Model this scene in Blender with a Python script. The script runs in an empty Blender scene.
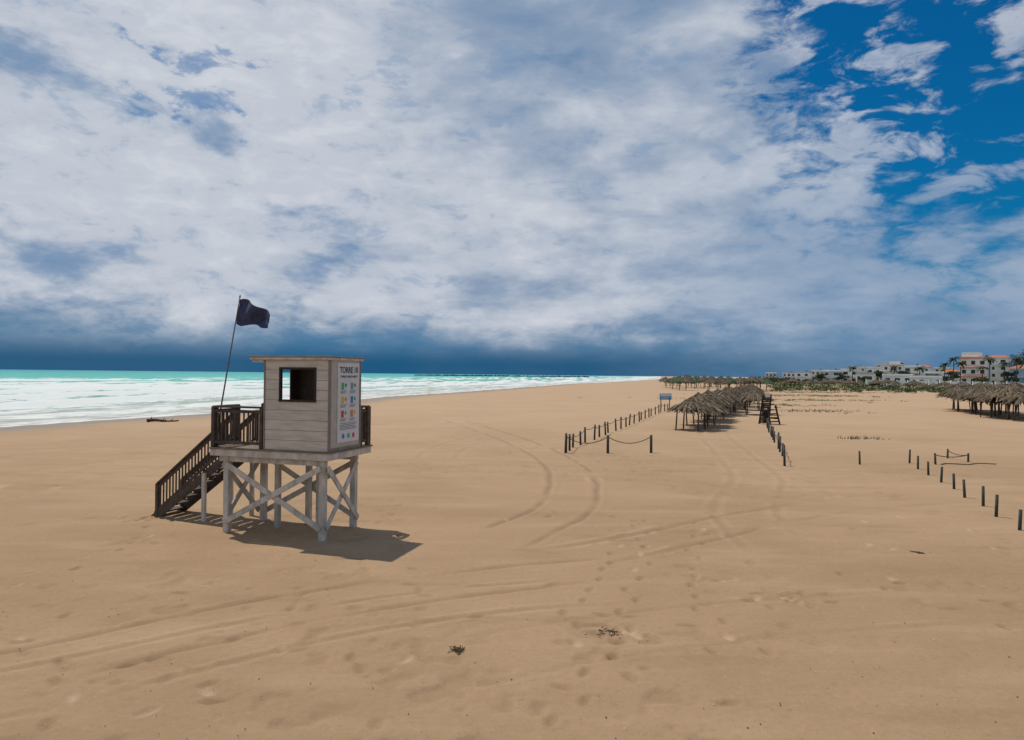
import bpy, math, random
import numpy as np
from mathutils import Vector, Matrix
random.seed(7); rng=np.random.default_rng(7)
scene=bpy.context.scene
scene.view_settings.view_transform='Standard'
scene.view_settings.look='None'
scene.view_settings.exposure=0
CAM_H=3.77
# ------------------------------------------------------------------ node helpers
class T:
    def __init__(s,tree): s.t=tree
    def n(s,kind,**kw):
        nd=s.t.nodes.new(kind)
        for k,v in kw.items(): setattr(nd,k,v)
        return nd
    def put(s,sock,v):
        if isinstance(v,bpy.types.NodeSocket): s.t.links.new(v,sock)
        elif v is not None:
            if sock.type=='RGBA' and len(v)==3: v=(*v,1)
            sock.default_value=v
    def m(s,op,a,b=None,c=None,clamp=False):
        nd=s.n('ShaderNodeMath',operation=op); nd.use_clamp=clamp
        s.put(nd.inputs[0],a)
        if b is not None: s.put(nd.inputs[1],b)
        if c is not None: s.put(nd.inputs[2],c)
        return nd.outputs[0]
    def ss(s,v,a,b,lo=0.,hi=1.):
        nd=s.n('ShaderNodeMapRange',interpolation_type='SMOOTHSTEP')
        s.put(nd.inputs[0],v)
        if a>b: a,b,lo,hi=b,a,hi,lo
        nd.inputs[1].default_value=a; nd.inputs[2].default_value=b
        nd.inputs[3].default_value=lo; nd.inputs[4].default_value=hi
        return nd.outputs[0]
    def fall(s,v,a,b,hi=1.,lo=0.):
        return s.ss(v,a,b,hi,lo)
    def mix(s,f,a,b):
        nd=s.n('ShaderNodeMix',data_type='RGBA'); nd.clamp_factor=True
        s.put(nd.inputs[0],f); s.put(nd.inputs[6],a); s.put(nd.inputs[7],b)
        return nd.outputs[2]
    def noise(s,vec,scale,detail=4,rough=.55,dist=0.):
        nd=s.n('ShaderNodeTexNoise'); 
        if vec is not None: s.put(nd.inputs['Vector'],vec)
        nd.inputs['Scale'].default_value=scale; nd.inputs['Detail'].default_value=detail
        nd.inputs['Roughness'].default_value=rough; nd.inputs['Distortion'].default_value=dist
        return nd.outputs[0]
    def comb(s,x,y,z=0.):
        nd=s.n('ShaderNodeCombineXYZ'); s.put(nd.inputs[0],x); s.put(nd.inputs[1],y); s.put(nd.inputs[2],z)
        return nd.outputs[0]
    def sep(s,v):
        nd=s.n('ShaderNodeSeparateXYZ'); s.put(nd.inputs[0],v); return nd.outputs
    def attr(s,name):
        nd=s.n('ShaderNodeAttribute'); nd.attribute_name=name; return nd.outputs['Fac']
    def pos(s): return s.n('ShaderNodeNewGeometry').outputs['Position']
    def bump(s,h,strength=.5,dist=.02):
        nd=s.n('ShaderNodeBump'); s.put(nd.inputs['Height'],h)
        nd.inputs['Strength'].default_value=strength; nd.inputs['Distance'].default_value=dist
        return nd.outputs[0]
def newmat(name):
    m=bpy.data.materials.new(name); m.use_nodes=True
    return m,T(m.node_tree),m.node_tree.nodes['Principled BSDF']
def simple(name,col,rough=.7,var=.15,scale=6.,bump=.0,metal=0.,island=0.,spec=.3,grain=None):
    m,t,b=newmat(name)
    tc=t.n('ShaderNodeTexCoord').outputs['Object']
    if grain:
        mp=t.n('ShaderNodeMapping'); t.put(mp.inputs[0],tc); mp.inputs['Scale'].default_value=grain; tc=mp.outputs[0]
    f=t.noise(tc,scale,5,.6)
    f=t.ss(f,.3,.7)
    c=t.mix(f,tuple(x*(1-var) for x in col),tuple(min(1,x*(1+var)) for x in col))
    if island:
        r=t.n('ShaderNodeNewGeometry').outputs['Random Per Island']
        k=t.m('MULTIPLY_ADD',r,2*island,1-island)
        vm=t.n('ShaderNodeVectorMath',operation='SCALE'); t.put(vm.inputs[0],c); t.put(vm.inputs[3],k); c=vm.outputs[0]
    t.put(b.inputs['Base Color'],c)
    b.inputs['Roughness'].default_value=rough; b.inputs['Metallic'].default_value=metal
    b.inputs['Specular IOR Level'].default_value=spec
    if bump: t.put(b.inputs['Normal'],t.bump(t.noise(tc,scale*4,4,.6),bump,.02))
    return m
# ------------------------------------------------------------------ mesh builder
class MB:
    def __init__(s): s.v=[];s.f=[];s.m=[]
    def add(s,vs,fs,mi=0):
        o=len(s.v); s.v+= [tuple(v) for v in vs]; s.f+=[tuple(o+i for i in f) for f in fs]; s.m+=[mi]*len(fs)
    def box(s,x0,x1,y0,y1,z0,z1,mi=0):
        s.add([(x,y,z) for z in (z0,z1) for x,y in ((x0,y0),(x1,y0),(x1,y1),(x0,y1))],
              [(0,3,2,1),(4,5,6,7),(0,1,5,4),(1,2,6,5),(2,3,7,6),(3,0,4,7)],mi)
    def beam(s,p0,p1,w,h,mi=0,up=(0,0,1)):
        p0=Vector(p0);p1=Vector(p1);d=(p1-p0).normalized();u=Vector(up)
        a=d.cross(u)
        if a.length<1e-3: a=d.cross(Vector((0,1,0)))
        a.normalize(); b=a.cross(d).normalized()
        vs=[p+a*sx*w/2+b*sz*h/2 for p in (p0,p1) for sx,sz in ((-1,-1),(1,-1),(1,1),(-1,1))]
        s.add(vs,[(0,1,2,3),(7,6,5,4),(0,4,5,1),(1,5,6,2),(2,6,7,3),(3,7,4,0)],mi)
    def cyl(s,p0,p1,r0,r1=None,n=10,mi=0):
        r1=r0 if r1 is None else r1
        p0=Vector(p0);p1=Vector(p1);d=(p1-p0).normalized()
        a=d.cross(Vector((0,0,1)))
        if a.length<1e-3:a=Vector((1,0,0))
        a.normalize();b=d.cross(a)
        vs=[];
        for p,r in((p0,r0),(p1,r1)):
            for i in range(n):
                t=2*math.pi*i/n; vs.append(p+a*math.cos(t)*r+b*math.sin(t)*r)
        fs=[(i,(i+1)%n,n+(i+1)%n,n+i) for i in range(n)]+[tuple(range(n))[::-1],tuple(range(n,2*n))]
        s.add(vs,fs,mi)
    def tube(s,pts,r,n=6,mi=0):
        for a,b in zip(pts[:-1],pts[1:]): s.cyl(a,b,r,r,n,mi)
    def obj(s,name,mats,parent=None,bevel=0.,smooth=False):
        me=bpy.data.meshes.new(name); me.from_pydata(s.v,[],s.f); 
        for m in mats: me.materials.append(m)
        me.polygons.foreach_set('material_index',s.m)
        if smooth: me.polygons.foreach_set('use_smooth',[True]*len(s.f))
        me.update()
        ob=bpy.data.objects.new(name,me); scene.collection.objects.link(ob)
        if parent: ob.parent=parent
        if bevel:
            b=ob.modifiers.new('bevel','BEVEL'); b.width=bevel; b.segments=2; b.limit_method='ANGLE'
        return ob
def empty(name,loc=(0,0,0),rz=0.):
    e=bpy.data.objects.new(name,None); e.location=loc; e.rotation_euler=(0,0,rz); e.empty_display_size=.3
    scene.collection.objects.link(e); return e
# ------------------------------------------------------------------ numpy noise
def hsh(ix,iy,seed):
    n=(ix.astype(np.int64)*374761393+iy.astype(np.int64)*668265263+seed*974634777)&0xffffffff
    n=((n^(n>>13))*1274126177)&0xffffffff
    n=n^(n>>16)
    return (n&0xffff)/65535.
def vn(x,y,seed=0):
    ix=np.floor(x);iy=np.floor(y);fx=x-ix;fy=y-iy
    fx=fx*fx*(3-2*fx);fy=fy*fy*(3-2*fy)
    a=hsh(ix,iy,seed);b=hsh(ix+1,iy,seed);c=hsh(ix,iy+1,seed);d=hsh(ix+1,iy+1,seed)
    return (a*(1-fx)+b*fx)*(1-fy)+(c*(1-fx)+d*fx)*fy
def fbm(x,y,seed=0,o=4):
    r=0;a=.5;t=0
    for i in range(o):
        r=r+a*vn(x*2**i,y*2**i,seed+i*17);t+=a;a*=.5
    return r/t
def sst(v,a,b):
    t=np.clip((v-a)/(b-a),0,1);return t*t*(3-2*t)
SY=[-400,0,30,52,70,92,164,312,845,1500,8000,20000]
SX=[-110,-50,-42,-37.6,-31,-24,-13,21,173,310,1640,4100]
def xs0(y): return np.interp(y,SY,SX)
def xshore(y):
    w=np.maximum(np.abs(y),30)
    return (xs0(y)+xs0(y-.08*w)+xs0(y+.08*w)+xs0(y-.16*w)+xs0(y+.16*w))/5+1.6*(vn(y/14.,y*0,5)-.5)+5*(vn(y/60.,y*0,6)-.5)
def sdist(x,y):
    s=(xshore(y+2)-xshore(y-2))/4.
    s=np.clip(s,-.6,.6)
    return (x-xshore(y))/np.sqrt(1+s*s)
def basez(x,y):
    sd=sdist(x,y)
    z=np.where(sd<0,np.maximum(-.35+sd*.045,-3.),-.35+.35*sst(sd,-6,16)) 
    z=np.where(sd<0,np.minimum(z,-.35+.35*sst(sd,-6,16)),z)
    z=z+(fbm(x/9,y/9,31,3)-.5)*.10*sst(sd,2,20)
    town=sst(y,200,300)*sst(x/np.maximum(y,1),.34,.45)
    return z+town*(.7+1.6*fbm(x/16,y/16,77,3))
def gz(x,y): return float(basez(np.array([float(x)]),np.array([float(y)]))[0])
# ------------------------------------------------------------------ ground
def axis(core,step,lim,g):
    r=[];p=core;s=step
    while p<lim: s*=g;p+=s;r.append(p)
    return r
xsr=axis(11,.045,9000,1.035)
cols=np.array([-v for v in xsr][::-1]+list(np.arange(-11,11.0001,.045))+xsr)
rows=[];y=5.5
while y<15000:
    rows.append(y); y+=max(.04,min(y*y/2714*.8,y*.06))
back=axis(0,.2,400,1.15)
rows=np.array([5.5-v for v in back][::-1]+rows)
X,Y=np.meshgrid(cols,rows)
print('ground',X.shape)
Z=basez(X,Y)
near=1-sst(Y,25,60)
Z+=(fbm(X/.9,Y/.9,3,4)-.5)*.030*near
Z+=(fbm(X/.22,Y/.22,9,2)-.5)*.016*(1-sst(Y,12,25))
Z+=(fbm((X+Y*.3)/3.5,(Y-X*.3)/1.2,12,3)-.5)*.03*(1-sst(Y,60,120))
sc=fbm(X/.35,Y/.35,41,2); reg=fbm(X/4,Y/4,43,2)
Z-=.03*sst(sc,.62,.80)*sst(reg,.45,.6)*near
track=np.zeros_like(X)
track+=.45*sst(sc,.62,.80)*sst(reg,.45,.6)*near
def poly(pts,n=10):
    p=[Vector((*q,0)) for q in pts]; p=[p[0]*2-p[1]]+p+[p[-1]*2-p[-2]]; o=[]
    for i in range(1,len(p)-2):
        for k in range(n):
            t=k/n;a,b,c,d=p[i-1:i+3]
            o.append(.5*((2*b)+(c-a)*t+(2*a-5*b+4*c-d)*t*t+(3*b-a-3*c+d)*t**3))
    o.append(p[-2]); return o
def pdist(pl,mask):
    x=X[mask]+.12*(vn(X[mask]/1.3,Y[mask]/1.3,2)-.5);y=Y[mask]
    best=np.full(x.shape,1e9)
    for a,b in zip(pl[:-1],pl[1:]):
        dx=b.x-a.x;dy=b.y-a.y;L=dx*dx+dy*dy
        t=np.clip(((x-a.x)*dx+(y-a.y)*dy)/L,0,1)
        best=np.minimum(best,np.hypot(x-a.x-t*dx,y-a.y-t*dy))
    return best
TR=[([(-11,7.4),(-9,8.1),(-6.4,9.0),(-4.06,11.1),(-1.4,12.7),(1.31,13.9),(4.,14.4)],.75,.065,.85),
    ([(-1.2,14.4),(.2,17.3),(1.4,20),(2.1,24),(2.2,30),(1.2,37),(-1,46),(-5,60)],.8,.07,1.),
    ([(-.5,14.2),(1.3,15.0),(4.28,17.3),(7.06,19.7),(11,22),(15,23)],.75,.075,.75),
    ([(-14.2,20),(-16.,24.5),(-17.0,29),(-15.6,33.5),(-12,37)],.85,.09,-1.2),
    ([(-20,19),(-19,24),(-17.5,30),(-13,36),(-8,41)],.85,.09,-1.),
    ([(-22,26),(-20,33),(-15,40),(-8,47),(0,58)],.85,.09,.4),
    ([(6,14),(6.5,20),(9.2,27),(11,36),(14,50),(20,66)],.85,.07,.35),
    ([(-3.2,7.4),(-1,9.2),(3,11),(9,12.5)],.8,.06,.3),
    ([(-9.5,7.2),(-6.2,8.3),(-3.2,10.6),(-.2,12.2),(3.1,12.9)],.75,.055,.5),
    ([(6,60),(0,48),(-3,38),(-3.4,30)],.85,.08,.3)]
for pts,ga,w,stn in TR:
    pl=poly(pts)
    xa=[p[0] for p in pts];ya=[p[1] for p in pts]
    mk=(X>min(xa)-2.5)&(X<max(xa)+2.5)&(Y>min(ya)-2.5)&(Y<max(ya)+2.5)
    e=np.abs(pdist(pl,mk)-ga)
    ww=w*(1+Y[mk]/50)
    brk=sst(fbm(X[mk]/1.7,Y[mk]/1.7,90,3),.26,.54)
    for q in (pl[0],pl[-1]): brk=brk*sst(np.hypot(X[mk]-q.x,Y[mk]-q.y),1.2,3.4)
    sgn=1 if stn>0 else -1; stn=abs(stn)
    g=np.exp(-(e/ww)**2)*stn*brk; rim=np.exp(-((e-2*ww)/ww)**2)*stn*brk
    Z[mk]+=-.030*g+.012*rim
    if sgn>0: track[mk]=np.maximum(track[mk],g); track[mk]-=.35*rim*(1-g)
    else: track[mk]-=.6*g
fp=[]
def walk(pts,jit=.05,step=.62):
    pl=poly(pts,30); acc=0;side=1;last=pl[0]
    for p in pl[1:]:
        acc+=(p-last).length
        if acc>step:
            acc=0;d=(p-last).normalized();side=-side
            fp.append((p.x-d.y*.1*side+random.gauss(0,jit),p.y+d.x*.1*side+random.gauss(0,jit),math.atan2(d.y,d.x)))
        last=p
walk([(-4.6,6.5),(-4.75,7.6),(-5.3,8.6),(-6.3,9.6),(-8,11)])
walk([(.35,6.5),(.5,7.6),(.95,8.8),(1.6,10.3),(2.1,12.5),(2.8,15),(3.4,19)])
walk([(1.4,9),(.9,11),(1.6,13.2),(2.4,16)])
walk([(3.5,9.2),(3.1,11.5),(3.6,14),(5,19)])
walk([(-9,12),(-8.3,15),(-8.7,18)],.1); walk([(-9.6,19),(-12,17.5),(-15,15)],.1)
for i in range(90): fp.append((random.uniform(-9,12),random.uniform(6.5,20),random.uniform(0,6)))
for (a,b) in ((1.55,10.6),(-9.3,18.4),(4.5,12.2)):
    for i in range(14): fp.append((a+random.gauss(0,.4),b+random.gauss(0,.3),random.uniform(0,6)))
for (a,b,t) in fp:
    i0,i1=np.searchsorted(cols,[a-.35,a+.35]);j0,j1=np.searchsorted(rows,[b-.35,b+.35])
    if i1<=i0 or j1<=j0: continue
    sx=X[j0:j1,i0:i1]-a;sy=Y[j0:j1,i0:i1]-b
    u=(sx*math.cos(t)+sy*math.sin(t))/.13;v=(-sx*math.sin(t)+sy*math.cos(t))/.06
    r=np.sqrt(u*u+v*v); g=np.exp(-r**3*.6); rim=np.exp(-((r-1.5)/.4)**2)
    k_=random.choice((1,1,-.8))
    Z[j0:j1,i0:i1]+=-.034*g+.011*rim
    track[j0:j1,i0:i1]+=g*.6*k_
SD=sdist(X,Y)
veg=sst(Y,185,240)*sst(X/np.maximum(Y,1),.345,.39)*(.45+.65*sst(fbm(X/12,Y/20,60,3),.34,.5))
for (a,b,r1,r2) in ((33.6,80,4,2.2),(29,88,2.5,2),(21.5,44.5,1.2,.6),(44,120,16,6),(60,150,14,8),(75,185,22,7),(36,98,5,3)):
    veg=np.maximum(veg,np.exp(-((X-a)/r1)**2-((Y-b)/r2)**2)*sst(fbm(X/1.5,Y/1.5,61,3),.35,.6)*.85)
def gridmesh(name,X,Y,Z,attrs):
    nr,nc=X.shape
    me=bpy.data.meshes.new(name)
    co=np.stack([X,Y,Z],-1).reshape(-1,3).astype(np.float32)
    idx=np.arange(nr*nc).reshape(nr,nc)
    q=np.stack([idx[:-1,:-1],idx[:-1,1:],idx[1:,1:],idx[1:,:-1]],-1).reshape(-1)
    nf=len(q)//4
    me.vertices.add(nr*nc);me.vertices.foreach_set('co',co.reshape(-1))
    me.loops.add(nf*4);me.loops.foreach_set('vertex_index',q.astype(np.int32))
    me.polygons.add(nf);me.polygons.foreach_set('loop_start',np.arange(0,nf*4,4,dtype=np.int32))
    try: me.polygons.foreach_set('loop_total',np.full(nf,4,dtype=np.int32))
    except Exception: pass
    me.polygons.foreach_set('use_smooth',np.ones(nf,dtype=bool))
    me.update(calc_edges=True)
    for k,v in attrs.items():
        a=me.attributes.new(k,'FLOAT','POINT'); a.data.foreach_set('value',v.reshape(-1).astype(np.float32))
    ob=bpy.data.objects.new(name,me);scene.collection.objects.link(ob);return ob
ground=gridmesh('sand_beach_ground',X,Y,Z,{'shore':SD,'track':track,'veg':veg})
m,t,b=newmat('sand')
P=t.pos(); px=t.sep(P)
mp=t.n('ShaderNodeMapping');t.put(mp.inputs[0],P);mp.inputs['Rotation'].default_value=(0,0,.35);mp.inputs['Scale'].default_value=(.25,1,1)
n1=t.noise(P,.12,4,.6,.5); n2=t.noise(mp.outputs[0],.9,5,.6); n3=t.noise(P,11,5,.75); n4=t.noise(P,120,3,.75)
c=t.mix(t.ss(n1,.35,.65),(.350,.226,.128),(.41,.270,.158))
c=t.mix(t.m('MULTIPLY',t.ss(n2,.5,.72),.36),c,(.49,.338,.212))
c=t.mix(t.m('MULTIPLY',t.fall(n2,.30,.46),.38),c,(.27,.172,.097))
c=t.mix(t.m('MULTIPLY',t.ss(n3,.50,.75),.38),c,(.23,.145,.08))
c=t.mix(t.m('MULTIPLY',t.fall(n3,.30,.45),.28),c,(.52,.37,.245))
c=t.mix(t.m('MULTIPLY',t.ss(n4,.52,.72),.42),c,(.20,.128,.072))
far=t.ss(px[1],12,75); c=t.mix(t.m('MULTIPLY',far,.5),c,(.53,.37,.24))  # paler with distance; darker near sand is a mild vignette painted into the colour
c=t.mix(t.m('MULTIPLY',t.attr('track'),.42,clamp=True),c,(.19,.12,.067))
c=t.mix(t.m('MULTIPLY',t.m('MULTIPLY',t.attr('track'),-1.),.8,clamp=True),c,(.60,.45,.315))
sh=t.m('ADD',t.attr('shore'),t.m('MULTIPLY',t.m('SUBTRACT',t.noise(P,.15,3),.5),6.))
wet=t.fall(sh,2,9)
c=t.mix(t.m('MULTIPLY',wet,.75),c,(.20,.145,.095))
vg=t.attr('veg'); vg2=t.ss(t.m('ADD',vg,t.m('SUBTRACT',t.noise(P,.8,5,.7),.5)),.4,.7)
c=t.mix(t.m('MULTIPLY',vg2,.8),c,t.mix(t.noise(P,.25,3),(.06,.085,.03),(.17,.18,.06)))
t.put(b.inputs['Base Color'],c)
t.put(b.inputs['Roughness'],t.ss(wet,0,1,.92,.35)); b.inputs['Specular IOR Level'].default_value=.2
hh=t.m('ADD',t.m('MULTIPLY',n3,.6),t.m('MULTIPLY',n4,.25))
t.put(b.inputs['Normal'],t.bump(hh,.8,.035))
ground.data.materials.append(m)
# ------------------------------------------------------------------ sea
sl=axis(200,.9,9000,1.06);sr=axis(60,.9,5000,1.06)
sc_=np.array([-v for v in sl][::-1]+list(np.arange(-200,60.01,.9))+sr)
r=[-300,-200,-120,-80,-50,-30,-10,5,15];y=20
while y<14000: r.append(y);y+=max(.6,min(y*y/2966*.6,y*.05))
XS,YS=np.meshgrid(sc_,np.array(r,float))
SDs=sdist(XS,YS)
ph=-SDs+14*(fbm(YS/70,SDs/90,21,2)-.5)*2
saw=(ph/17.)%1.
crest=np.exp(-((saw-.5)/.15)**2)
amp=.75*sst(-SDs,6,26)*(1-.75*sst(-SDs,140,280))*sst(fbm(YS/34,SDs/18,22,2),.22,.56)
ZS=-.35+amp*crest+(fbm(XS/3,YS/3,23,3)-.5)*.16*sst(-SDs,4,20)
sea=gridmesh('sea_water',XS,YS,ZS,{'shore':SDs,'saw':crest*np.minimum(1,amp*1.8)})
m,t,b=newmat('sea')
P=t.pos();px=t.sep(P);s=t.m('MULTIPLY',t.attr('shore'),-1.);crs=t.attr('saw')
v1=t.comb(t.m('MULTIPLY',s,.10),t.m('MULTIPLY',px[1],.022),0.)
w1=t.noise(v1,1.5,4,.6,.4)
w2=t.noise(t.comb(t.m('MULTIPLY',s,.5),t.m('MULTIPLY',px[1],.2),0.),1.2,7,.7,.8)
c=t.mix(t.ss(s,4,40),(.34,.35,.29),(.15,.34,.30))
c=t.mix(t.ss(t.m('ADD',s,t.m('MULTIPLY',w1,80.)),70,190),c,(.030,.42,.37))
c=t.mix(t.ss(s,350,1400),c,(.018,.33,.34))
c=t.mix(t.ss(s,1500,5000),c,(.008,.15,.23))
c=t.mix(t.m('MULTIPLY',t.ss(w1,.48,.66),.6),c,(.035,.23,.25))
dens=t.fall(s,8,120,.14)
fo=t.m('ADD',t.m('ADD',t.m('MULTIPLY',w2,.72),t.m('MULTIPLY',crs,.42)),dens)
fo=t.m('ADD',fo,t.m('MULTIPLY',t.m('SUBTRACT',w1,.5),.35))
foam=t.m('MULTIPLY',t.ss(fo,.43,.57),t.fall(s,240,540))
edge=t.m('MULTIPLY',t.fall(t.m('ADD',s,t.m('MULTIPLY',t.noise(P,.2,3),5.)),3,9),t.ss(w2,.35,.5))
foam=t.m('MAXIMUM',foam,edge)
far_caps=t.m('MULTIPLY',t.ss(t.noise(t.comb(t.m('MULTIPLY',s,.08),t.m('MULTIPLY',px[1],.02),0.),2.,5,.7),.58,.68),t.fall(s,300,1000))
foam=t.m('MAXIMUM',foam,t.m('MULTIPLY',far_caps,.8))
c=t.mix(t.m('MULTIPLY',foam,.90),c,(.74,.755,.74))
t.put(b.inputs['Base Color'],c);t.put(b.inputs['Roughness'],t.ss(foam,0,1,.4,.9));b.inputs['Specular IOR Level'].default_value=.12
t.put(b.inputs['Normal'],t.bump(t.m('ADD',t.noise(P,.9,5,.65),t.m('MULTIPLY',foam,.3)),.5,.3))
sea.data.materials.append(m)
# ------------------------------------------------------------------ materials
white_wood=simple('weathered_white_paint',(.50,.465,.41),.75,.25,5,.25,grain=(1,1,.5))
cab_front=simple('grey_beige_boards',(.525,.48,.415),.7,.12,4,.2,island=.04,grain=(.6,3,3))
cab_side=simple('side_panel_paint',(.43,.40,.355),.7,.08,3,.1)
trim=simple('brown_grey_trim',(.22,.19,.16),.7,.15,5)
dark_wood=simple('dark_brown_wood',(.080,.060,.046),.7,.35,5,.3)
window_wood=simple('window_frame_wood',(.03,.024,.02),.7,.3,5)
deckwood=simple('deck_wood',(.20,.15,.11),.8,.25,5,.2)
interior=simple('interior_wood',(.12,.095,.075),.8,.2,4)
roofm=simple('roof_sheet',(.24,.21,.19),.6,.2,3)
signw=simple('sign_white',(.60,.61,.62),.5,.05,3)
ink=simple('sign_ink',(.05,.07,.12),.5,.05,3)
cols_={'green':(.05,.4,.15),'blue':(.04,.2,.5),'red':(.55,.05,.04),'yellow':(.6,.42,.05),'teal':(.05,.35,.4),'orange':(.6,.2,.04)}
cm={k:simple('sign_'+k,v,.5,.05,3) for k,v in cols_.items()}
# ------------------------------------------------------------------ tower
tower=empty('lifeguard_tower',(-4.04,16.0,0.),math.radians(-16.9))
mb=MB()
for x in (-.25,-2.8):
    for y in (.17,1.55): mb.box(x-.07,x+.07,y-.07,y+.07,-.35,1.80)
mb.box(-1.56,-1.43,1.49,1.61,-.35,1.80)
mb.box(-2.0,-1.88,.85,.97,-.35,1.80); mb.box(-.86,-.74,.85,.97,-.35,1.80)
mb.obj('legs',[white_wood],tower,.008)
mb=MB()
def xbr(a,b,off,z0=.25,z1=1.62):
    a=Vector(a);b=Vector(b);o=Vector(off)
    mb.beam((*(a+o),z0),(*(b+o),z1),.035,.13)
    mb.beam((*(a+o*1.42),z1),(*(b+o*1.42),z0),.035,.13)
xbr((-.25,.17),(-2.8,.17),(0,-.09)); xbr((-.25,1.55),(-2.8,1.55),(0,.09))
xbr((-.25,.17),(-.25,1.55),(.09,0)); xbr((-2.8,.17),(-2.8,1.55),(-.09,0))
mb.obj('cross_braces',[white_wood],tower,.005)
mb=MB()
mb.box(-3.17,0,0,.06,1.80,1.955); mb.box(-3.17,0,1.89,1.95,1.80,1.955)
mb.box(-3.17,-3.11,.06,1.89,1.80,1.955); mb.box(-.06,0,.06,1.89,1.80,1.955)
for i in range(5): x=-.6-i*.5; mb.box(x-.03,x+.03,.06,1.89,1.81,1.95)
mb.box(-3.0,-.15,.12,.2,1.66,1.80); mb.box(-3.0,-.15,1.5,1.6,1.66,1.80)
mb.obj('deck_frame',[white_wood],tower,.005)
mb=MB()
y=-.03
while y<1.95: mb.box(-3.2,.03,y,min(y+.13,1.98),1.957,1.995); y+=.14
mb.obj('deck_boards',[deckwood],tower,.004)
ZB,ZT=1.997,4.05; W=-1.72; D=1.40
mb=MB()
nb=9;bh=(ZT-ZB)/nb
wx0,wx1,wz0,wz1=-1.32,-.36,3.10,3.88
for i in range(nb):
    z0=ZB+i*bh+.003;z1=ZB+(i+1)*bh-.003
    segs=[(W+.03,-.05)]
    if z1>wz0-.03 and z0<wz1+.02:
        if z0<wz0: mb.box(wx0,wx1,.02,.045,z0,wz0-.001)
        if z1>wz1: mb.box(wx0,wx1,.02,.045,wz1+.001,z1)
        segs=[(W+.03,wx0-.001),(wx1+.001,-.05)]
    for a,c_ in segs: mb.box(a,c_,.02,.045,z0,z1)
mb.obj('front_boards',[cab_front],tower,.003)
mb=MB()
mb.box(W+.03,wx0,.046,.07,ZB,ZT);mb.box(wx1,-.05,.046,.07,ZB,ZT)
mb.box(wx0,wx1,.046,.07,ZB,wz0);mb.box(wx0,wx1,.046,.07,wz1,ZT)
mb.box(W+.03,-.04,D-.05,D,ZB,ZT)
mb.box(W,W+.03,.07,.38,ZB,ZT);mb.box(W,W+.03,1.02,D,ZB,ZT);mb.box(W,W+.03,.38,1.02,3.92,ZT)
mb.box(W+.03,-.04,.07,D-.05,ZT-.03,ZT-.002)
mb.obj('inner_walls',[interior],tower)
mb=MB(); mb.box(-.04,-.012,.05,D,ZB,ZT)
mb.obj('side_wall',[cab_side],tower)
mb=MB()
mb.box(-.05,.004,.004,.05,ZB,ZT);mb.box(-.045,.004,D-.05,D+.004,ZB,ZT-.0)
mb.box(W-.004,W+.03,.004,.05,ZB,ZT)
mb.box(-.011,.002,.05,D-.05,ZB,ZB+.07)
f=.05
mb.box(wx0,wx1,.0,.075,wz1-f,wz1,1);mb.box(wx0,wx1,-.012,.075,wz0,wz0+f,1)
mb.box(wx0,wx0+f,.003,.075,wz0+f,wz1-f,1);mb.box(wx1-f,wx1,.003,.075,wz0+f,wz1-f,1)
mb.obj('corner_trim',[trim,window_wood],tower,.003)
mb=MB()
mb.box(-2.06,.02,-.05,1.50,ZT+.001,ZT+.06)
for y in (.0,.5,1.0,1.42): mb.box(-2.03,-1.73,y,y+.05,ZT-.06,ZT)
mb.box(-2.09,.045,-.07,1.53,ZT+.062,ZT+.09,1)
mb.obj('roof',[white_wood,roofm],tower,.006)
sg=MB(); sg.box(-.011,.006,.33,1.31,2.17,4.0)
sg.obj('sign_panel',[signw],tower,.002)
def text(body,size,y,z,mat,name):
    cu=bpy.data.curves.new(name,'FONT');cu.body=body;cu.size=size;cu.align_x='CENTER';cu.extrude=.001
    cu.offset=size*.03
    o=bpy.data.objects.new(name,cu);scene.collection.objects.link(o)
    o.parent=tower;o.location=(.009,y,z);o.rotation_euler=(math.pi/2,0,math.pi/2);cu.materials.append(mat);return o
text('TORRE 10',.19,.82,3.77,ink,'sign_title')
text('TOWER 10  BEACH SAFETY',.065,.82,3.66,ink,'sign_subtitle')
sg=MB(); keys=['green','teal','yellow','blue','red','orange'];km=[ink]+[cm[k] for k in keys]
def disc(y,z,r,mi,x=.0065,n=18):
    vs=[(x,y+r*math.cos(2*math.pi*i/n),z+r*math.sin(2*math.pi*i/n)) for i in range(n)]
    vs2=[(x+.002,b_,c_) for a_,b_,c_ in vs]
    sg.add(vs+vs2,[(i,(i+1)%n,n+(i+1)%n,n+i) for i in range(n)]+[tuple(range(n,2*n))],mi)
k=0
for i,z in enumerate((3.46,3.14,2.82)):
    for j,y in enumerate((.56,.98)):
        k+=1
        sg.box(.0065,.0085,y-.08,y+.04,z-.08,z+.08,k)
        disc(y+.12,z+.02,.045,(k+2)%6+1)
        for q in range(3): sg.box(.0065,.008,y-.12,y+.16-.03*q,z-.115-.025*q,z-.105-.025*q,0)
for q in range(5): sg.box(.0065,.008,.42,1.2-.06*(q%3),2.60-.035*q,2.612-.035*q,0)
disc(.58,2.31,.06,4);disc(.82,2.31,.06,1);disc(1.05,2.31,.06,5)
sg.obj('sign_pictograms',km,tower)
mb=MB()
def rail(p0,p1,h=.95,h0=0.):
    p0=Vector(p0);p1=Vector(p1);L=(p1-p0).length;n=max(1,round(L/.125))
    up=Vector((0,0,1))
    mb.beam(p0+up*h,p1+up*h,.10,.045); mb.beam(p0+up*(h-.10),p1+up*(h-.10),.035,.07); mb.beam(p0+up*(h0+.12),p1+up*(h0+.12),.035,.07)
    for i in range(1,n):
        q=p0.lerp(p1,i/n); mb.beam(q+up*(h0+.10),q+up*(h-.08),.025,.038)
    for q in (p0,p1): mb.beam(q+up*(-.02),q+up*(h+.0),.08,.08)
zd=1.997
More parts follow.
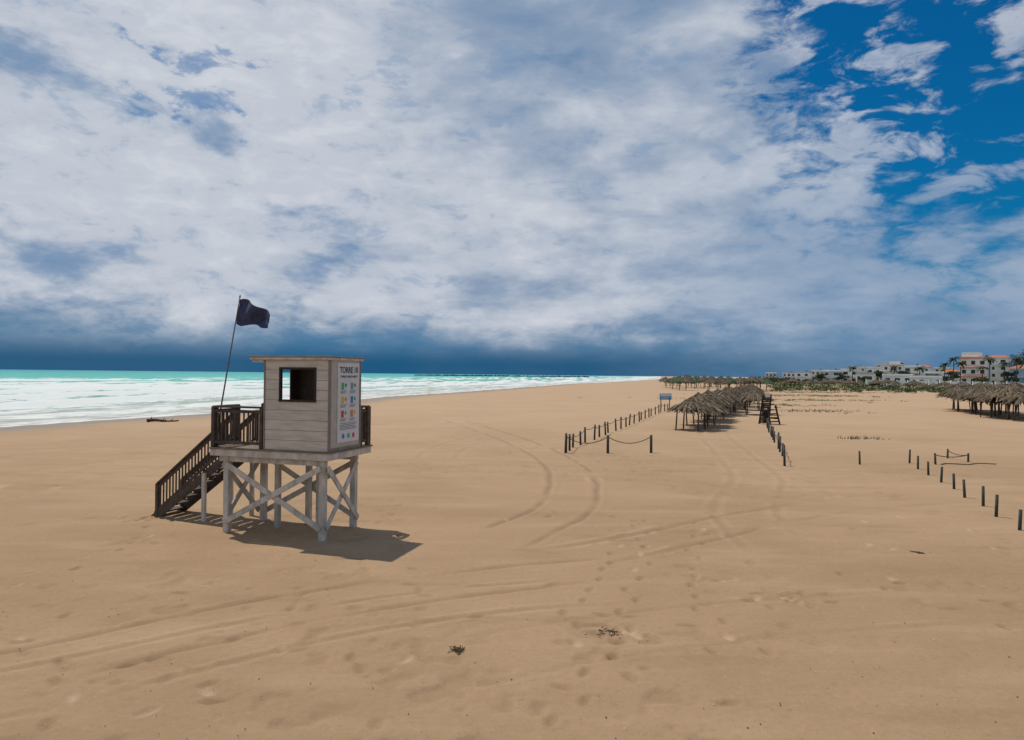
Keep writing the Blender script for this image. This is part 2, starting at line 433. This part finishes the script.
rail((-1.80,.05,zd),(-3.12,.05,zd)); rail((-3.12,.14,zd),(-3.12,.93,zd)); rail((-3.10,1.90,zd),(-1.7,1.90,zd));rail((-1.6,1.90,zd),(-.05,1.90,zd))
rail((-.05,1.48,zd),(-.05,1.82,zd))
mb.obj('railings',[dark_wood],tower,.004)
mb=MB()
xt,xb=-3.2,-5.72
for y in (1.0,1.88):
    mb.beam((xt,y,1.86),(xb,y,-.05),.05,.20)
    rail((xt-.08,y,1.90),(xb+.12,y,.0),.86,.05)
nt=10
for i in range(nt):
    u=(i+.5)/nt; x=xt+(xb-xt)*u; z=1.93+(0-1.93)*u
    mb.box(x-.14,x+.14,1.03,1.85,z-.0,z+.04)
mb.obj('stairs',[dark_wood],tower,.004)
mb=MB()
for x,h in ((-3.45,1.6),(-4.1,1.12)):
    for y in (.93,1.95): mb.box(x-.045,x+.045,y-.045,y+.045,-.3,h+.1)
mb.obj('stair_supports',[white_wood],tower,.006)
# flag
flag=empty('flag',(-7.02,17.25,0))
mb=MB();p0=Vector((-.10,0,1.9));p1=Vector((.48,0,5.56))
mb.cyl(p0,p1,.022,.014,8); mb.cyl(p1,p1+Vector((.005,0,.05)),.025,.01,8)
mb.obj('pole',[simple('pole_wood',(.16,.12,.09),.6,.2,8)],flag,0,True)
hv=[];nu,nv=30,16
dirp=(p1-p0).normalized()
for i in range(nu+1):
    for j in range(nv+1):
        u=i/nu;v=j/nv
        base=p1-dirp*(.06+.60*v)
        L=.90+.04*v
        amp_=.085*min(1,u*2.5)
        ph_=u*10+v*2.2
        sag_=-.05*u-.36*u*u*(1-v)-.03*v*u+.035*math.sin(u*9+v*3)
        hv.append((base.x+u*L*.92+.02*math.sin(ph_),base.y-.15*u+amp_*math.sin(ph_)+.03*math.sin(v*7+u*5),base.z+sag_))
mb=MB();mb.add(hv,[(i*(nv+1)+j,(i+1)*(nv+1)+j,(i+1)*(nv+1)+j+1,i*(nv+1)+j+1) for i in range(nu) for j in range(nv)])
fl=mb.obj('cloth',[simple('flag_cloth',(.045,.055,.11),.8,.2,10)],flag,0,True)
# ------------------------------------------------------------------ rope fences and posts
postm=simple('post_wood',(.05,.045,.04),.8,.3,12,.3); ropem=simple('rope',(.10,.085,.065),.9,.2,20)
post2=simple('post_teal_wood',(.045,.055,.05),.8,.3,12,.3)
def post(mb,x,y,h,r,mi=0):
    z=gz(x,y);a=random.gauss(0,.04);b_=random.gauss(0,.04)
    mb.cyl((x,y,z-.2),(x+a*h,y+b_*h,z+h),r*1.05,r*.95,9,mi); return Vector((x+a*h,y+b_*h,z+h))
def sag(mb,a,b,s,r=.018,mi=1,drop=.08):
    a=a-Vector((0,0,drop));b=b-Vector((0,0,drop));pts=[]
    for i in range(9):
        t_=i/8;p=a.lerp(b,t_);p.z-=s*4*t_*(1-t_);pts.append(p)
    mb.tube(pts,r,5,mi)
mb=MB();prev=None
n=24
for i in range(n):
    u=(i/(n-1))**1.25; x=2.60+(17.2-2.60)*u+random.gauss(0,.07);y=35.2+(80-35.2)*u+random.gauss(0,.15)
    p=post(mb,x,y,random.uniform(.70,.92),.055)
    if prev: sag(mb,prev,p,.12)
    prev=p
a=None
for x,y in ((2.62,34.7),(4.67,34.8),(6.8,35.0)):
    p=post(mb,x,y,.88,.065)
    if a: sag(mb,a,p,.32,.02)
    a=p
mb.obj('rope_fence',[postm,ropem],None,0,True)
mb=MB();prev=None
for i in range(15):
    u=i/14;x=11.75+(19.8-11.75)*u+random.gauss(0,.06);y=30.6+(56-30.6)*u+random.gauss(0,.15)
    p=post(mb,x,y,random.uniform(.6,.8),.05)
    if prev: sag(mb,prev,p,.15)
    prev=p
mb.obj('rope_fence',[post2,ropem],None,0,True)
mb=MB()
for x,y in ((17.8,32.2),(17.0,30.1),(16.4,28.3),(15.7,26.3),(15.2,24.7),(14.5,23),(14.1,21.5),(13.4,19.9),(12.85,18.2),(15.3,31.6),(12.1,16.6),(11.4,15.2)):
    post(mb,x,y,random.uniform(.52,.64),.042)
mb.obj('wooden_post_line',[post2],None,0,True)
mb=MB()
a=post(mb,18.8,31.9,.5,.045);b_=post(mb,21.0,33.1,.4,.045);c_=post(mb,20.9,34.5,.45,.045)
sag(mb,a,b_,.1,.02);sag(mb,b_,c_,.1,.02)
zz=gz(20,32)
mb.tube([Vector((19+i*.32,31.8+.2*math.sin(i*1.3)+i*.05,zz+.03)) for i in range(9)],.022,6,1)
mb.obj('rope_barrier',[post2,ropem],None,0,True)
bs=empty('beach_sign',(16.2,76,gz(16.2,76)),.25)
mb=MB();mb.cyl((-.5,0,-.2),(-.5,0,1.9),.05,n=8);mb.cyl((.5,0,-.2),(.5,0,1.9),.05,n=8);mb.obj('posts',[postm],bs)
mb=MB();mb.box(-.68,.68,-.09,-.055,1.3,1.95,0);mb.box(-.62,.62,-.095,-.091,1.67,1.90,1)
for q in range(3): mb.box(-.55,.5-.12*q,-.095,-.091,1.57-.09*q,1.60-.09*q,2)
mb.obj('board',[simple('sign_blue',(.05,.25,.45),.5,.1,3),signw,signw],bs)
# ------------------------------------------------------------------ thatched umbrellas
thatch=simple('palm_thatch',(.140,.108,.072),.95,.35,4,.3,island=.55)
thatch2=simple('palm_thatch_green',(.085,.11,.060),.95,.25,4,.3,island=.45)
polem=simple('palapa_pole',(.07,.055,.042),.8,.2,8)
def palapa_mesh(seed,th,four):
    rd=random.Random(seed);mb=MB()
    R=1.75;zt=2.8;zb=1.85
    if four:
        for a in range(4):
            x=math.cos(a*math.pi/2+.78)*1.2;y=math.sin(a*math.pi/2+.78)*1.2
            mb.cyl((x,y,-.3),(x*.95,y*.95,zb+.15),.06,.05,8,1)
    else:
        mb.cyl((0,0,-.3),(0,0,zt-.05),.09,.07,9,1)
        for a in range(7):
            x=math.cos(a*.9);y=math.sin(a*.9);mb.beam((0,0,1.75),(x*1.3,y*1.3,2.08),.04,.04,1)
    n=26;vs=[(0,0,zt-.1)]
    for i in range(n):
        a=2*math.pi*i/n;r=R*rd.uniform(.84,.97);vs.append((r*math.cos(a),r*math.sin(a),zb-rd.uniform(-.03,.1)))
    mb.add(vs,[(0,i+1,(i+1)%n+1) for i in range(n)],0)
    for lay,(r0,r1,z0,z1,c) in enumerate(((.9,1.12,.45,-.14,170),(.5,.85,.8,.28,130),(0.02,.55,1.08,.62,90))):
        for i in range(c):
            a=rd.uniform(0,2*math.pi);w=rd.uniform(.05,.12);
            ra=R*(r0*.75+rd.uniform(-.05,.05));rb=R*(r1+rd.uniform(-.16,.12))
            za=zb+(zt-zb)*(1-ra/R)+rd.uniform(.05,.16);zc=zb+(zt-zb)*(1-rb/R)+rd.uniform(-.28,.12)
            da=rd.uniform(-.12,.12)
            ca,sa=math.cos(a),math.sin(a);cb,sb=math.cos(a+da),math.sin(a+da)
            p=Vector((ca*ra,sa*ra,za));q=Vector((cb*rb,sb*rb,zc));s_=Vector((-sa,ca,0))
            mb.add([p-s_*w*.6,p+s_*w*.6,q+s_*w*rd.uniform(.2,1),q-s_*w*rd.uniform(.2,1)],[(0,1,2,3)],0)
    for i in range(14):
        a=rd.uniform(0,6.28);mb.add([(0,0,zt+.12),(math.cos(a)*.3,math.sin(a)*.3,zt-.05),(math.cos(a+.4)*.3,math.sin(a+.4)*.3,zt-.08)],[(0,1,2)],0)
    me_ob=mb.obj('palapa_tmp',[th,polem]);me=me_ob.data;bpy.data.objects.remove(me_ob);me.name='palapa_mesh';return me
PM=[palapa_mesh(i,thatch,i%2==0) for i in range(4)];PG=[palapa_mesh(10+i,thatch2,False) for i in range(2)]
def place(me,x,y,sc=1.,h=1.):
    o=bpy.data.objects.new('thatched_umbrella',me);scene.collection.objects.link(o)
    o.location=(x,y,gz(x,y));o.rotation_euler=(random.gauss(0,.05),random.gauss(0,.05),random.uniform(0,6.28));o.scale=(sc,sc,sc*h*random.uniform(.9,1.08))
for i in range(38):
    u=i/37;y=50.5+u*105;x=13.0+(y-50.5)*.362+random.gauss(0,.35)
    place(random.choice(PM),x,y+random.gauss(0,.4),random.uniform(.82,.98),.86)
for i in range(10):
    u=i/9;y=72+u*95;x=24+(y-72)*.33+random.gauss(0,.3)
    place(random.choice(PM),x,y,random.uniform(.85,.98),.86)
for i in range(44):
    u=i/43;y=random.uniform(185,290);x=y*(.213+.135*u)+random.gauss(0,.5)
    place(random.choice(PG if i%2 else PM),x,y,random.uniform(1.1,1.5),.95)
for i in range(10):
    u=i/9;x=46.5+9.5*u+random.gauss(0,.4);y=66+25*u
    place(random.choice(PM),x,y,random.uniform(.95,1.15),.95)
    if i<8: place(random.choice(PM),x+4.2,y+3,random.uniform(.95,1.15),1.0)
for i in range(34):
    u=i/33;place(random.choice(PM),96+u*52+random.gauss(0,1),255-u*50+random.gauss(0,1.5),random.uniform(.9,1.2),.9)
# ------------------------------------------------------------------ wooden lifeguard chair
lc=empty('wooden_lifeguard_chair',(20.6,57.5,gz(20.6,57.5)),.5)
mb=MB()
for sx in (-.55,.55):
    mb.beam((sx,-.6,-.2),(sx*.8,-.2,1.5),.1,.1);mb.beam((sx,.6,-.2),(sx*.8,.25,2.35),.1,.1)
    mb.beam((sx*.95,-.5,.45),(sx*.95,.52,.45),.06,.08);mb.beam((sx*.82,-.35,1.55),(sx*.82,.3,1.55),.08,.06)
for i in range(6): mb.box(-.5,.5,-.35+i*.11,-.26+i*.11,1.15,1.19)
for i in range(6): mb.beam((-.48,.33-.02*i,1.3+i*.17),(.48,.33-.02*i,1.3+i*.17),.03,.13)
for i in range(3): mb.beam((-.5,-.52+.1*i,.25+.3*i),(.5,-.52+.1*i,.25+.3*i),.05,.09)
for i in range(8): mb.beam((-.52+i*.15,.62-.04,.05),(-.45+i*.13,.40,1.1),.12,.025)
mb.obj('frame',[window_wood],lc)
mb=MB();mb.box(-.25,.25,.17,.2,2.15,2.5);mb.obj('number_plate',[signw],lc)
# ------------------------------------------------------------------ debris
seaweed=simple('seaweed',(.085,.055,.032),.9,.4,15)
def clump(name,x,y,r,n,h=.05):
    mb=MB()
    for i in range(n):
        a=random.uniform(0,6.28);q=abs(random.gauss(0,.5))*r
        cx=math.cos(a)*q*1.4;cy=math.sin(a)*q;b0=random.uniform(0,6.28);L=random.uniform(.02,.05)*(1 if r<.5 else 3)
        pts=[Vector((cx+math.cos(b0)*L*k+random.gauss(0,.01),cy+math.sin(b0)*L*k,random.uniform(.0,h))) for k in range(3)]
        mb.tube(pts,random.uniform(.003,.008)*(1 if r<.5 else 3),5)
    o=mb.obj(name,[seaweed]);o.location=(x,y,gz(x,y)+.0);return o
clump('seaweed_clump',-.70,9.75,.08,50,.03);clump('seaweed_clump',1.5,10.55,.26,26,.012);clump('seaweed_clump',8.9,15.7,.13,30,.03)
mb=MB()
pts=[Vector((i*.28,.12*math.sin(i*1.1),.10+.05*math.sin(i*.8))) for i in range(9)]
for i in range(8): mb.cyl(pts[i],pts[i+1],.13-.011*i,.12-.011*i,8)
for i in range(6): mb.cyl(pts[i+1],pts[i+1]+Vector((random.uniform(-.3,.3),random.uniform(-.3,.3),random.uniform(.1,.3))),.05,.01,6)
dw=mb.obj('driftwood_log',[seaweed],None,0,True);dw.location=(-27.6,54.5,gz(-27.6,54.5)+.02);dw.rotation_euler=(0,0,.2)
mb=MB()
for i in range(420):
    y=7+15*random.random()**1.3;x=random.uniform(-.72,.72)*y;r=random.uniform(.005,.013);z=gz(x,y)+.004
    vs=[(x+r*math.cos(a)*random.uniform(.7,1.3),y+r*math.sin(a),z) for a in (0,1.25,2.5,3.8,5)]+[(x,y,z+r)]
    mb.add(vs,[(k,(k+1)%5,5) for k in range(5)],random.choice((0,0,1)))
mb.obj('shells_and_pebbles',[simple('pebble',(.13,.09,.06),.8,.3,30),simple('shell',(.6,.52,.42),.7,.1,30)])
# ------------------------------------------------------------------ breakwater
rock=simple('breakwater_rock',(.08,.095,.115),.9,.3,.2)
mb=MB()
for i in range(420):
    x=-200+i*.86;y=1500+random.gauss(0,3)+ (x*.05);s_=random.uniform(1.2,2.2);z=random.uniform(-1.2,.9)
    vs=[(x+sx*s_*random.uniform(.7,1.1),y+sy*s_*random.uniform(.7,1.1),z+sz*s_*random.uniform(.6,.9)) for sz in(-1,1) for sx,sy in((-1,-1),(1,-1),(1,1),(-1,1))]
    mb.add(vs,[(0,3,2,1),(4,5,6,7),(0,1,5,4),(1,2,6,5),(2,3,7,6),(3,0,4,7)])
mb.obj('breakwater',[rock])
# ------------------------------------------------------------------ buildings
glass=simple('window_glass',(.03,.04,.05),.15,.2,1,spec=.5)
def wallm(n,c): return simple(n,c,.85,.08,.3,.1)
WM={'white':wallm('wall_white',(.82,.82,.80)),'cream':wallm('wall_cream',(.74,.70,.62)),'pink':wallm('wall_pink',(.74,.60,.53)),
    'grey':wallm('wall_grey',(.50,.52,.54)),'orange':wallm('wall_orange',(.68,.28,.16)),'blue':wallm('wall_blue',(.25,.42,.55))}
tankm=simple('water_tank',(.03,.03,.03),.6,.1,2); tile=simple('roof_tile',(.42,.15,.09),.85,.25,2)
def building(name,ratio,cy,w,d,h,wall,floors=2,trimk='white',bays=4,tank=True,step=None,hip=False):
    cx=ratio*cy
    rz=-math.atan2(cx,cy)*random.uniform(.9,1.5)
    e=empty(name,(cx,cy,gz(cx,cy)-.3),rz)
    mb=MB();mb.box(-w/2,w/2,-d/2,d/2,-1,h)
    if step: mb.box(-w/2+w*step[0],-w/2+w*step[1],-d/2+1,d/2-.01,h+.001,h+step[2])
    mb.obj('walls',[WM[wall]],e)
    mb=MB();fh=h/floors
    for f_ in range(1,floors+1):
        mb.box(-w/2-.3,w/2+.3,-d/2-(.9 if f_<floors else .3),-d/2-.003,f_*fh-.25,f_*fh+.05)
    if not hip:
        mb.box(-w/2-.1,w/2+.1,-d/2-.1,-d/2+.15,h+.06,h+.6);mb.box(-w/2-.1,-w/2+.15,-d/2+.16,d/2,h+.06,h+.6);mb.box(w/2-.15,w/2+.1,-d/2+.16,d/2,h+.06,h+.6)
    for f_ in range(1,floors):
        mb.box(-w/2,w/2,-d/2-.88,-d/2-.8,f_*fh+.8,f_*fh+.9)
        for i in range(int(w/.6)): mb.box(-w/2+i*.6,-w/2+i*.6+.08,-d/2-.87,-d/2-.81,f_*fh+.052,f_*fh+.8)
    mb.obj('balconies_and_parapet',[WM[trimk]],e)
    mb=MB()
    for f_ in range(floors):
        for i in range(bays):
            x=-w/2+w*(i+.5)/bays;ww=w/bays*random.uniform(.16,.28);door=(f_==0 and i%2)
            mb.box(x-ww,x+ww,-d/2-.02,-d/2+.0-.004,f_*fh+(.1 if door else fh*.3),f_*fh+fh*.72)
            mb.box(-w/2-.02,-w/2-.004,-d/2+d*(i+.35)/bays,-d/2+d*(i+.65)/bays,f_*fh+fh*.35,f_*fh+fh*.72)
    mb.obj('windows',[glass],e)
    if tank and not hip:
        mb=MB();tx=w*.4 if step else w*.2
        mb.cyl((tx,0,h),(tx,0,h+1.2),.5,.5,12);mb.obj('roof_tank',[tankm],e)
    if hip:
        mb=MB();r=.6;mb.add([(-w/2-r,-d/2-r,h+.06),(w/2+r,-d/2-r,h+.06),(w/2+r,d/2+r,h+.06),(-w/2-r,d/2+r,h+.06),(-w/4,0,h+w*.16),(w/4,0,h+w*.16)],
            [(0,1,5,4),(1,2,5),(2,3,4,5),(3,0,4),(3,2,1,0)]);mb.obj('roof',[tile],e)
building('apartment_building',.644,305,10,8,11.4,'white',3,'orange',bays=3,step=(.05,.65,2.6))
building('beach_house',.676,315,8,7,12.2,'white',4,'white',bays=2,hip=True)
building('beach_house',.712,290,9,8,6.6,'blue',2,'white',bays=2,hip=True)
building('beach_house',.530,350,9,7,9.0,'white',3,'pink',bays=3,step=(.3,.8,2.))
building('beach_house',.505,370,7,7,8.0,'white',2,'cream',bays=2)
building('beach_house',.558,362,8,7,9.0,'cream',3,'white',bays=2)
building('beach_house',.470,345,8,7,6.4,'white',2,'white',bays=2)
building('beach_house',.490,318,7,6,4.4,'white',1,'grey',bays=3)
building('beach_house',.445,385,9,7,6.4,'grey',2,'white',bays=2)
building('beach_house',.590,325,10,6,5.6,'white',1,'white',bays=3)
building('beach_house',.575,270,10,5,3.6,'white',1,'white',bays=4,tank=False)
building('beach_house',.535,280,10,5,3.6,'white',1,'white',bays=3,tank=False)
building('beach_house',.612,345,7,6,6.5,'white',2,'white',bays=2,hip=True)
building('beach_house',.405,470,9,7,6.6,'white',2,'grey',bays=2)
building('beach_house',.425,520,9,7,7.4,'cream',2,'white',bays=3)
building('beach_house',.385,600,10,7,7.4,'white',2,'grey',bays=3)
building('beach_house',.480,470,9,7,9.6,'cream',3,'white',bays=3)
building('beach_house',.520,500,11,7,12.,'white',3,'pink',bays=3)
building('beach_house',.570,480,10,7,10.6,'white',3,'grey',bays=3,hip=True)
building('beach_house',.600,520,12,7,10.6,'pink',3,'white',bays=3)
building('beach_house',.360,680,10,7,8,'grey',2,'white',bays=3)
gw=MB()
for i in range(22):
    x=132+i*3.2;y=268-i*1.2;gw.box(x,x+3.1,y,y+.25,gz(x,y)-.5,gz(x,y)+1.9)
    gw.box(x-.15,x+.15,y-.08,y+.33,gz(x,y)-.5,gz(x,y)+2.2)
gw.obj('garden_wall',[WM['white']])
# ------------------------------------------------------------------ trees
leafd=simple('foliage_dark',(.035,.058,.025),.8,.4,.8,island=.5)
leafg=simple('foliage_green',(.07,.10,.035),.8,.4,.8,island=.5)
bark=simple('bark',(.09,.07,.05),.9,.3,5)
def leaves(mb,c,rad,n,size,rd,mi=0):
    for i in range(n):
        v=Vector((rd.gauss(0,1),rd.gauss(0,1),rd.gauss(0,1)));v.normalize();v*=rd.uniform(.45,1.05)
        p=Vector(c)+Vector((v.x*rad[0],v.y*rad[1],v.z*rad[2]))
        a=Vector((rd.gauss(0,1),rd.gauss(0,1),rd.gauss(0,1))).normalized();b_=a.cross(Vector((rd.gauss(0,1),rd.gauss(0,1),rd.gauss(0,1)))).normalized()
        s_=size*rd.uniform(.5,1.3);mb.add([p-a*s_,p+b_*s_*.5,p+a*s_,p-b_*s_*.5],[(0,1,2,3)],mi)
rd=random.Random(3)
def tree(name,ratio,y,h,w,mat,seed):
    x=ratio*y
    rd=random.Random(seed);z=gz(x,y);e=empty(name,(x,y,z))
    mb=MB();mb.cyl((0,0,-.4),(.2,0,h*.5),w*.05,w*.035,9)
    lv=MB()
    for i in range(9):
        a=rd.uniform(0,6.28);r=w*.5*rd.uniform(.2,.8);zz=h*rd.uniform(.40,.90)*(1-.1*r/w)
        c=(math.cos(a)*r,math.sin(a)*r,zz);mb.cyl((.1,0,h*.38),c,w*.03,w*.01,6)
        leaves(lv,c,(w*.24,w*.24,h*.13),130,.28,rd)
    mb.obj('trunk',[bark],e);lv.obj('crown',[mat],e)
for i,(ra,y,h,w_,mt) in enumerate(((.700,296,13,6,leafd),(.718,300,17,9,leafd),(.612,290,6,6,leafd),(.652,282,4,5,leafg),(.690,276,6,6,leafd),(.750,300,15,9,leafd),
    (.512,330,6,6,leafd),(.458,325,5,6,leafd),(.49,300,3.,4,leafg),(.43,350,5,6,leafd),(.545,318,6,6,leafd),(.585,300,5,6,leafg))): tree('shade_tree',ra,y,h,w_,mt,i+1)
def palm(x,y,h,seed):
    rd=random.Random(seed);e=empty('palm_tree',(x,y,gz(x,y)))
    mb=MB();n=8;pts=[Vector((.5*math.sin(i/n*1.2)*rd.uniform(.8,1),0,-.4+(h+.4)*i/n)) for i in range(n+1)]
    for i in range(n): mb.cyl(pts[i],pts[i+1],.22-.01*i,.21-.01*i,8)
    mb.obj('trunk',[bark],e);lv=MB();top=pts[-1]
    for f_ in range(18):
        a=f_/18*6.28+rd.uniform(-.2,.2);L=rd.uniform(2.0,2.7);el=rd.uniform(-.2,1.1);prev=top
        for k in range(1,11):
            u=k/10;r=L*u*math.cos(el*(1-u*.5));zz=L*u*math.sin(el)-1.7*u*u
            p=top+Vector((math.cos(a)*r,math.sin(a)*r,zz));s_=Vector((-math.sin(a),math.cos(a),-.5))
            lv.add([prev,p,p+s_*.6*(1-u*.6),prev+s_*.5*(1-u*.6)],[(0,1,2,3)]);s2=Vector((math.sin(a),-math.cos(a),-.5))
            lv.add([prev,p,p+s2*.6*(1-u*.6),prev+s2*.5*(1-u*.6)],[(0,1,2,3)]);prev=p
    lv.obj('fronds',[leafd],e)
for i,(ra,y,h) in enumerate(((.612,272,10.5),(.622,270,8.5),(.662,268,10.2),(.683,275,9),(.600,276,8.0),(.700,272,11),(.53,300,7.),(.652,266,7),(.711,270,9),(.472,300,6.5),(.565,300,7))): palm(ra*y,y,h,20+i)
mb=MB()
for i in range(420):
    y=rd.uniform(420,760);ra=rd.uniform(.335,.80);x=y*ra;hgt=rd.uniform(2.,4.6)*(1+max(0,ra-.42)*2.)
    if y<480: hgt*=.7
    leaves(mb,(x,y,gz(x,y)+hgt*.5),(rd.uniform(3,8),3,hgt*.6),45,.7,rd,rd.choice((0,0,1)))
mb.obj('distant_trees',[leafd,leafg])
mb=MB()
for i in range(620):
    y=rd.uniform(195,330);x=y*rd.uniform(.36,.76);hgt=rd.uniform(.3,1.5)
    leaves(mb,(x,y,gz(x,y)+hgt*.35),(rd.uniform(.8,3.2),1.2,hgt*.6),36,.26,rd,rd.choice((0,1,1)))
mb.obj('dune_shrubs',[leafd,leafg])
mb=MB()
def tuft(x,y,k,h):
    for i in range(k):
        a=rd.gauss(0,.35);b_=rd.gauss(0,.3);z=gz(x+a,y+b_);w=.02+.02*rd.random();l=rd.gauss(0,.15)
        mb.add([(x+a-w,y+b_,z),(x+a+w,y+b_,z),(x+a+l,y+b_+rd.gauss(0,.1),z+h*rd.uniform(.5,1.2))],[(0,1,2)])
for (a,b2,r1,r2,n_) in ((33.6,80,4,2,30),(29,88,3,2,20),(21.5,44.5,.9,.4,6),(44,120,16,6,130),(60,150,14,8,140),(75,185,22,7,180),(36,98,5,3,30)):
    for i in range(n_): tuft(a+rd.gauss(0,r1*.6),b2+rd.gauss(0,r2*.6),8,.22)
mb.obj('dune_grass',[leafg])
# ------------------------------------------------------------------ light
EL=math.radians(62)
L=Vector((-.747*math.cos(EL),.664*math.cos(EL),math.sin(EL)))
sd_=bpy.data.lights.new('sun','SUN');sd_.energy=3.3;sd_.angle=math.radians(.6);sd_.color=(1,.93,.82)
so=bpy.data.objects.new('sun',sd_);scene.collection.objects.link(so);so.rotation_euler=L.to_track_quat('Z','Y').to_euler();so.location=(-30,30,60)
w=bpy.data.worlds.new('World');scene.world=w;w.use_nodes=True
t=T(w.node_tree);nt_=w.node_tree;bg=nt_.nodes['Background'];out=nt_.nodes['World Output']
sky=t.n('ShaderNodeTexSky',sky_type='NISHITA');sky.sun_disc=False;sky.sun_elevation=EL;sky.sun_rotation=math.radians(311.6)
sky.ozone_density=4.;sky.air_density=1.2;sky.dust_density=.2
tint=t.n('ShaderNodeMix',data_type='RGBA',blend_type='MULTIPLY');tint.inputs[0].default_value=1.
t.put(tint.inputs[6],sky.outputs[0]);t.put(tint.inputs[7],(.012,.31,.51));
t.put(bg.inputs[0],tint.outputs[2]);bg.inputs[1].default_value=.12
G=t.n('ShaderNodeTexCoord').outputs['Generated'];g=t.sep(G)
z=t.m('MAXIMUM',g[2],0.);den=t.m('ADD',z,.16)
Pp=t.comb(t.m('DIVIDE',g[0],den),t.m('DIVIDE',g[1],den),0.)
def lobe(v):
    v=Vector(v).normalized();nd=t.n('ShaderNodeVectorMath',operation='DOT_PRODUCT');t.put(nd.inputs[0],G);nd.inputs[1].default_value=v
    return t.m('ARCCOSINE',t.m('MINIMUM',nd.outputs['Value'],1.))
nf=t.noise(Pp,1.5,8,.57,.25)
gst=t.n('ShaderNodeMapping');t.put(gst.inputs[0],G);gst.inputs['Scale'].default_value=(1,1,2.3);gst.inputs['Rotation'].default_value=(0,.12,0)
nd_=t.noise(gst.outputs[0],4.6,8,.58,.2);nsm=t.noise(gst.outputs[0],14.,6,.62,.3)
val=t.m('ADD',t.m('MULTIPLY',nf,.45),t.m('MULTIPLY',nd_,.55))
a1=lobe((.04,.92,.40)); val=t.m('SUBTRACT',val,t.fall(a1,.05,.34,.06))
a3=lobe((-.45,.9,.20)); val=t.m('ADD',val,t.fall(a3,.12,.50,.09))
cc=t.mix(t.ss(val,.36,.60),(.215,.305,.445),(.53,.57,.645))
cc=t.mix(t.m('MULTIPLY',t.ss(nsm,.46,.70),t.ss(val,.42,.60,0.,.6)),cc,(.67,.695,.745))
cc=t.mix(t.m('MULTIPLY',t.fall(nd_,.32,.44),.55),cc,(.075,.205,.40))
cc=t.mix(t.m('MULTIPLY',t.fall(nsm,.33,.45),.42),cc,(.17,.29,.47))
cc=t.mix(t.m('MULTIPLY',t.ss(g[0],.05,.45,0.,.60),t.fall(g[2],.14,.36)),cc,(.125,.25,.43))
hz=t.m('ADD',g[2],t.m('MULTIPLY',t.m('SUBTRACT',nd_,.5),.13))
hz=t.m('ADD',hz,t.m('MULTIPLY',t.m('SUBTRACT',nsm,.5),.07))
cc=t.mix(t.m('MULTIPLY',t.fall(hz,.03,.095,.75),t.fall(g[0],.05,.55,1.,.45)),cc,(.035,.16,.31))
cc=t.mix(t.m('MULTIPLY',t.fall(g[2],.012,.050,.88),t.fall(g[0],.05,.55,1.,.25)),cc,(.008,.085,.19))
cc=t.mix(t.ss(g[2],.50,.80,0.,.75),cc,(.09,.17,.30))  # unseen sky overhead made darker and bluer to deepen the shadows below
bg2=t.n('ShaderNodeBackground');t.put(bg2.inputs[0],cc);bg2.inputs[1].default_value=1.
a2=lobe((.555,.725,.425))
cl=t.m('ADD',a2,t.m('MULTIPLY',t.m('SUBTRACT',nd_,.5),.36))
cl=t.m('ADD',cl,t.m('MULTIPLY',t.m('SUBTRACT',nsm,.5),.26))
clear=t.fall(cl,.25,.35)
puff=t.ss(t.noise(gst.outputs[0],13.,6,.6,.4),.49,.62,0.,.75)
clear=t.m('MULTIPLY',clear,t.m('SUBTRACT',1.,puff))
a4=lobe((-.385,.90,.385))
h2=t.m('MULTIPLY',t.fall(t.m('ADD',a4,t.m('MULTIPLY',t.m('SUBTRACT',nsm,.5),.45)),.0,.045),.5)
clear=t.m('MAXIMUM',clear,h2)
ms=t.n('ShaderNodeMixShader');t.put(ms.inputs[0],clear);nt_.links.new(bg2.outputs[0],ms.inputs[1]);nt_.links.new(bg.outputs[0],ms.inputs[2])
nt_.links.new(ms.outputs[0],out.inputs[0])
# ------------------------------------------------------------------ camera
cam=bpy.data.cameras.new('camera');co=bpy.data.objects.new('camera',cam);scene.collection.objects.link(co)
cam.sensor_width=36;cam.lens=720/1024*36;cam.clip_end=30000;cam.clip_start=.1
co.matrix_world=Matrix.Translation((0,0,CAM_H))@Matrix.Rotation(math.radians(90.36),4,'X')@Matrix.Rotation(math.radians(.6),4,'Z')
scene.camera=co
